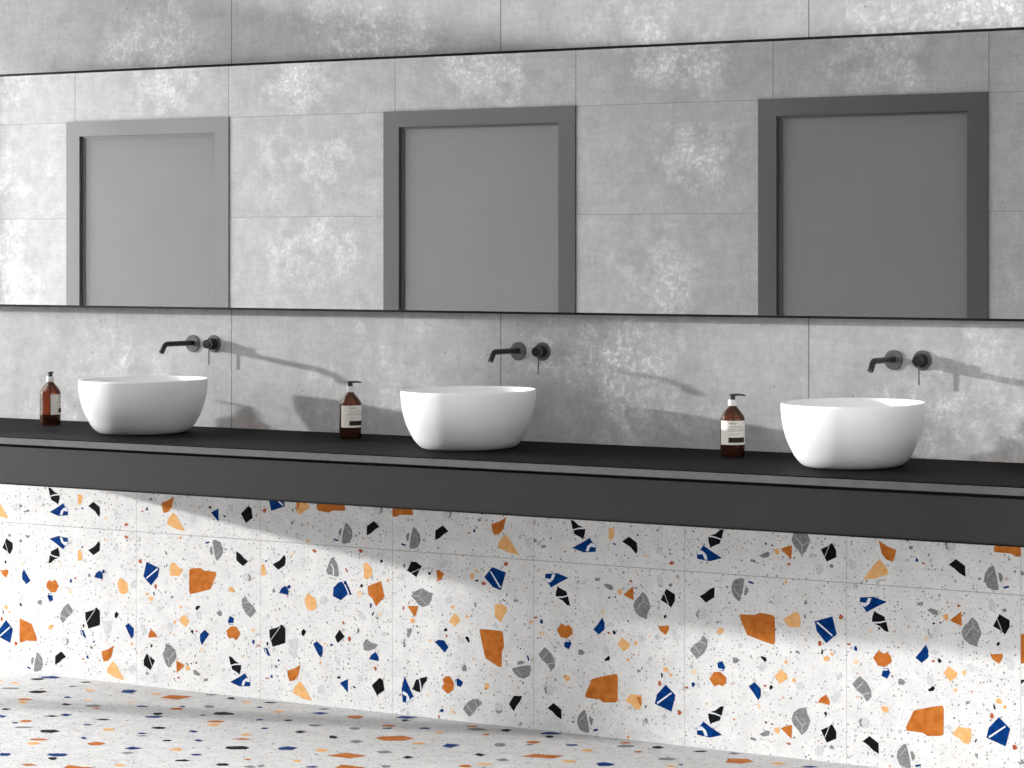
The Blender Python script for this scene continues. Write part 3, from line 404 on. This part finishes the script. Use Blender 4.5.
# doors in the opposite wall (seen in the mirror)
for n, (x0, x1, xi0, xi1) in enumerate(((-10.728, -9.46, -10.622, -9.566), (-8.34, -7.066, -8.234, -7.172), (-5.949, -4.672, -5.843, -4.778))):
    where = ('light grey door farthest left in the mirror', 'mid grey door in the middle of the mirror', 'dark framed grey door at the right of the mirror')[n]
    d = tag(empty('door_%d' % (n+1), ((x0+x1)/2, YO, 0)), where, kind='structure')
    cx = (x0+x1)/2
    bm = bmesh.new(); y0, y1 = .0, .012      # frame stands 12 mm proud of the tiles
    zt, zi = 2.497, 2.405
    def prism(pts):
        a = [bm.verts.new((x, y1, z)) for x, z in pts]; b = [bm.verts.new((x, y0, z)) for x, z in pts]
        bm.faces.new(a); bm.faces.new(b[::-1])
        for i in range(len(pts)): j = (i+1) % len(pts); bm.faces.new((a[i], b[i], b[j], a[j]))
    prism([(x0-cx, 0), (x0-cx, zt), (x1-cx, zt), (x1-cx, 0), (xi1-cx, 0), (xi1-cx, zi), (xi0-cx, zi), (xi0-cx, 0)])
    bmesh.ops.recalc_face_normals(bm, faces=bm.faces)
    box(bm, xi0-cx-.03, xi0-cx, -.06, .0, 0, zi); box(bm, xi1-cx, xi1-cx+.03, -.06, .0, 0, zi); box(bm, xi0-cx-.03, xi1-cx+.03, -.06, .0, zi, zi+.03)
    f = obj('door_frame', bm, M_FRAME, d)
    bm = bmesh.new(); g = .004
    for a, b, c, e in ((xi0-cx, xi0-cx+.022, 0, zi), (xi1-cx-.012, xi1-cx, 0, zi), (xi0-cx+.022, xi1-cx-.012, zi-.014, zi)): box(bm, a, b, -.06, -.014, c, e)
    obj('door_stop', bm, M_FRAME, d)
    bm = bmesh.new(); box(bm, xi0-cx+.022, xi1-cx-.012, -.06, -.022, .005, zi-.014); obj('door_leaf', bm, M_DOOR, d)

# ---------------------------------------------------------------- long mirror
m = tag(empty('wall_mirror', (-5.0, 0, 1.472)), 'long frameless wall mirror with thin black edge above the basins', 'mirror')
bm = bmesh.new(); box(bm, -2.6, 3.0, -.0395, -.0355, .008, .923); obj('mirror_glass', bm, M_MIRROR, m)
bm = bmesh.new()
box(bm, -2.608, 3.008, -.035, -.0005, .002, .930)
box(bm, -2.608, 3.008, -.041, -.035, 0, .008); box(bm, -2.608, 3.008, -.041, -.035, .923, .932)
box(bm, -2.608, -2.6, -.041, -.035, .008, .923); box(bm, 3.0, 3.008, -.041, -.035, .008, .923)
obj('mirror_backing', bm, M_DARK, m)

# ---------------------------------------------------------------- counter
XCL, XCR, YF = -7.27, -1.7, -.795
ct = tag(empty('countertop', (XCL, 0, .992)), 'long black countertop running under the three white basins', 'countertop')
bm = bmesh.new(); box(bm, 0, XCR-XCL, YF, -.0005, .0, .029, bev=.0015); o = obj('slab', bm, M_BLACK, ct)
bm = bmesh.new(); box(bm, 0.001, XCR-XCL-.001, YF-.0012, YF, .003, .0255); obj('edge_band', bm, M_EDGE, ct)['label'] = 'lighter grey front edge band'
vb = tag(empty('vanity_base', (XCL, 0, .847)), 'floating anthracite cabinet box under the black countertop', 'cabinet')
bm = bmesh.new(); box(bm, .01, XCR-XCL-.01, YF+.012, -.0065, .004, .137, bev=.001); obj('front_panel', bm, M_APRON, vb)
bm = bmesh.new(); box(bm, .014, XCR-XCL-.014, YF+.02, -.01, .137, .1448); box(bm, .006, XCR-XCL-.006, YF+.008, -.0065, 0, .004); obj('shadow_gap', bm, M_DARK, vb)['label'] = 'strip coloured black for the shade in the gap above the panel, black edge line below'  # black colour puts the shade of the gap into the upper strip

# ---------------------------------------------------------------- basins
def basin_mesh():
    bm = bmesh.new(); A, B, H = .212, .257, .199; seg = 96
    prof_o = [(.60, .0), (.65, .0008), (.69, .0045), (.73, .011), (.77, .0205), (.815, .034), (.85, .050), (.895, .070), (.932, .092), (.960, .116), (.980, .138), (.992, .158), (.999, .177), (1.0, .189), (.9985, .196), (.993, .199)]
    prof_i = [(.982, H), (.976, .1975), (.972, .191), (.965, .172), (.94, .140), (.90, .100), (.84, .070), (.75, .045), (.60, .028), (.35, .020), (.12, .018)]
    n = 2.2; rings = []
    def ring(s, z):
        nn = n
        r = []
        for i in range(seg):
            a = 2*math.pi*i/seg; c, s_ = math.cos(a), math.sin(a)
            rad = (abs(c)**nn+abs(s_)**nn)**(-1/nn)
            r.append(bm.verts.new((A*s*rad*c, B*s*rad*s_, z)))
        return r
    for s, z in prof_o+prof_i: rings.append(ring(s, z))
    for a, b in zip(rings, rings[1:]):
        for i in range(seg): j = (i+1) % seg; bm.faces.new((a[i], a[j], b[j], b[i]))
    bm.faces.new(rings[0][::-1]); bm.faces.new(rings[-1])
    bmesh.ops.recalc_face_normals(bm, faces=bm.faces)
    return bm
ZT = 1.0212
def make_basin():
    r = empty('vessel_basin', (0, 0, 0))
    obj('bowl', basin_mesh(), M_CERAM, r, True)
    bm = bmesh.new(); lathe(bm, [(.021, .0185), (.0225, .020), (.020, .0225), (.004, .0235)], 32); autosmooth(obj('drain_cap', bm, M_METAL, r))
    return r
def copy_thing(o):
    c = o.copy(); COL.objects.link(c)
    for ch in o.children:
        k = ch.copy(); COL.objects.link(k); k.parent = c
        for g in ch.children:
            q = g.copy(); COL.objects.link(q); q.parent = k
    return c
def place(proto, i, loc, label, cat, group, rz=0):
    o = proto if i == 0 else copy_thing(proto)
    o.location = loc; o.rotation_euler = (0, 0, rz)
    return tag(o, label, cat, group)
WH = ('leftmost', 'middle', 'rightmost')
pb = make_basin()
for i, x in enumerate((-6.113, -4.690, -3.267)):
    place(pb, i, (x, -.375, ZT), WH[i]+' of the three rounded white vessel basins on the black counter', 'basin', 'white vessel basins on the counter')

# ---------------------------------------------------------------- taps
def plate_bm(): 
    bm = bmesh.new(); lathe(bm, [(.0325, 0.0005), (.0325, .004), (.0315, .005)], 48, 'Y'); return bm
def make_spout():
    r = empty('wall_spout', (0, 0, 0))
    autosmooth(obj('wall_plate', plate_bm(), M_PLATE, r))
    bm = bmesh.new()
    pts = [(0, -.004, .002), (0, -.04, .002), (0, -.11, .002), (0, -.158, .002)]
    for k in range(1, 7):
        a = math.radians(55)*k/6; R_ = .022
        pts.append((0, -.158-R_*math.sin(a), .002-R_*(1-math.cos(a))))
    e = Vector(pts[-1]); d = Vector((0, -math.cos(math.radians(55)), -math.sin(math.radians(55))))
    pts.append(e+d*.012); pts.append(e+d*.026)
    tube(bm, pts, .0101, 24); autosmooth(obj('spout', bm, M_METAL, r))
    bm = bmesh.new(); tube(bm, [e+d*.026, e+d*.0275], .0072, 20); autosmooth(obj('aerator', bm, M_PLATE, r))
    return r
def make_mixer():
    r = empty('mixer_valve', (0, 0, 0))
    autosmooth(obj('wall_plate', plate_bm(), M_PLATE, r))
    bm = bmesh.new(); lathe(bm, [(.0215, .005), (.0215, .025), (.0205, .026)], 40, 'Y'); autosmooth(obj('valve_body', bm, M_METAL, r))
    bm = bmesh.new(); lathe(bm, [(.0160, .026), (.0165, .027), (.0165, .035), (.016, .036), (.0062, .0362), (.0062, .044)], 28, 'Y'); autosmooth(obj('hub', bm, M_PLATE, r))
    bm = bmesh.new(); lathe(bm, [(.0152, .044), (.0165, .0445), (.0165, .0485), (.0155, .0495)], 36, 'Y'); k = autosmooth(obj('knob', bm, M_METAL, r))
    bm = bmesh.new(); tube(bm, [(0, -.031, -.012), (0, -.031, -.080)], .0026, 14); autosmooth(obj('lever', bm, M_PLATE, r))
    return r
ps, pm = make_spout(), make_mixer()
for i, (xs, xm) in enumerate(((-6.176, -6.075), (-4.716, -4.617), (-3.287, -3.187))):
    place(ps, i, (xs, 0, 1.339), 'black wall spout above the '+WH[i]+' white basin', 'faucet', 'black wall spouts over the basins')
    place(pm, i, (xm, 0, 1.340), 'round black mixer handle with thin lever above the '+WH[i]+' white basin', 'faucet handle', 'black mixer handles over the basins')

# ---------------------------------------------------------------- soap bottles
def cyl_patch(bm, r, a0, a1, z0, z1, n=20, mi=0):
    """a strip bent round the bottle, angles in degrees, 0 = towards -Y, positive = towards +X"""
    lo, hi = [], []
    for i in range(n+1):
        a = math.radians(a0+(a1-a0)*i/n); x, y = r*math.sin(a), -r*math.cos(a)
        lo.append(bm.verts.new((x, y, z0))); hi.append(bm.verts.new((x, y, z1)))
    for i in range(n): bm.faces.new((lo[i], lo[i+1], hi[i+1], hi[i])).material_index = mi
def label_mesh(r, a0, a1, z0, z1):
    bm = bmesh.new(); n = 32; q = []
    for rr in (r, r+.0004):
        q.append([[bm.verts.new((rr*math.sin(math.radians(a0+(a1-a0)*i/n)), -rr*math.cos(math.radians(a0+(a1-a0)*i/n)), z)) for i in range(n+1)] for z in (z0, z1)])
    (a, b), (c, d) = q
    for i in range(n):
        bm.faces.new((c[i], c[i+1], d[i+1], d[i])); bm.faces.new((a[i+1], a[i], b[i], b[i+1]))
        bm.faces.new((a[i], a[i+1], c[i+1], c[i])); bm.faces.new((b[i+1], b[i], d[i], d[i+1]))
    for i in (0, n): bm.faces.new((a[i], c[i], d[i], b[i]))
    bmesh.ops.recalc_face_normals(bm, faces=bm.faces)
    return bm
def text_on_bottle(body, size, r, ang, z, mat, name, parent):
    cu = bpy.data.curves.new('lettering', 'FONT'); cu.body = body; cu.size = size; cu.resolution_u = 2
    t = bpy.data.objects.new('lettering', cu); COL.objects.link(t)
    dg = bpy.context.evaluated_depsgraph_get(); me = bpy.data.meshes.new_from_object(t.evaluated_get(dg))
    bpy.data.objects.remove(t)
    bm = bmesh.new(); bm.from_mesh(me); bpy.data.meshes.remove(me)
    bmesh.ops.subdivide_edges(bm, edges=[e for e in bm.edges if e.calc_length() > size*.3], cuts=1)
    for v in bm.verts:
        a = math.radians(ang)+v.co.x/r
        v.co = Vector((r*math.sin(a), -r*math.cos(a), z+v.co.y))
    return obj(name, bm, mat, parent)
RB = .0405
def make_bottle():
    r = empty('soap_bottle', (0, 0, 0))
    prof = [(.034, 0), (.038, .001), (.0402, .004), (RB, .010), (RB, .122), (.0398, .127), (.0375, .1325), (.033, .139), (.027, .147), (.020, .1555), (.0155, .160), (.0135, .163), (.0132, .170)]
    bm = bmesh.new(); lathe(bm, prof, 48); b = autosmooth(obj('glass_body', bm, M_AMBER, r), 60)
    bm = bmesh.new(); lathe(bm, [(.030, .003), (.0375, .006), (.0385, .012), (.0385, .038), (.0375, .0385)], 40); autosmooth(obj('soap_liquid', bm, M_SOAP, r), 60)
    bm = bmesh.new(); tube(bm, [(0, 0, .039), (.002, 0, .10), (0, 0, .165)], .0035, 12); autosmooth(obj('dip_tube', bm, M_SOAP, r))
    bm = bmesh.new(); lathe(bm, [(.0145, .166), (.0148, .168), (.0148, .184), (.0135, .186)], 32); autosmooth(obj('collar', bm, M_COLLAR, r))
    bm = bmesh.new(); lathe(bm, [(.0085, .186), (.0085, .1975), (.0105, .199), (.0105, .2035), (.0095, .2045)], 28)
    obj_ = autosmooth(obj('pump_head', bm, M_PLAST, r))
    bm = bmesh.new(); tube(bm, [(.004, 0, .2015), (.020, 0, .2022), (.034, 0, .2010), (.042, 0, .1985)], [.0042, .0034, .0028, .0024], 14); autosmooth(obj('nozzle', bm, M_PLAST, r))
    lb = autosmooth(obj('paper_label', label_mesh(RB+.0002, -72, 72, .040, .1185), M_LABEL, r))
    rr = RB+.0009
    bm = bmesh.new(); cyl_patch(bm, rr, -25, 58, .047, .064, 16); obj('label_block', bm, M_INK, lb)
    bm = bmesh.new()
    for z, a0, a1, h in ((.099, -25, 42, .0012), (.0955, -25, 50, .001), (.089, -30, 50, .0012), (.0845, -38, 48, .0014), (.075, -25, 35, .0008), (.070, -25, 20, .0008)): cyl_patch(bm, rr, a0, a1, z, z+h, 14)
    obj('label_print', bm, M_GREYINK, lb)
    text_on_bottle('Aesop', .0105, rr, -25, .107, M_INK, 'label_lettering', lb)
    return r
pt = make_bottle()
for i, (x, y, rz, lab) in enumerate(((-6.708, -.212, 115, 'amber glass soap bottle with black pump left of the leftmost basin, label turned away'),
                                     (-5.300, -.205, 55, 'amber glass soap pump bottle between the leftmost and the middle basin'),
                                     (-3.756, -.235, 32, 'amber glass soap pump bottle between the middle and the rightmost basin'))):
    place(pt, i, (x, y, ZT), lab, 'soap bottle', 'amber soap bottles on the counter', math.radians(rz))
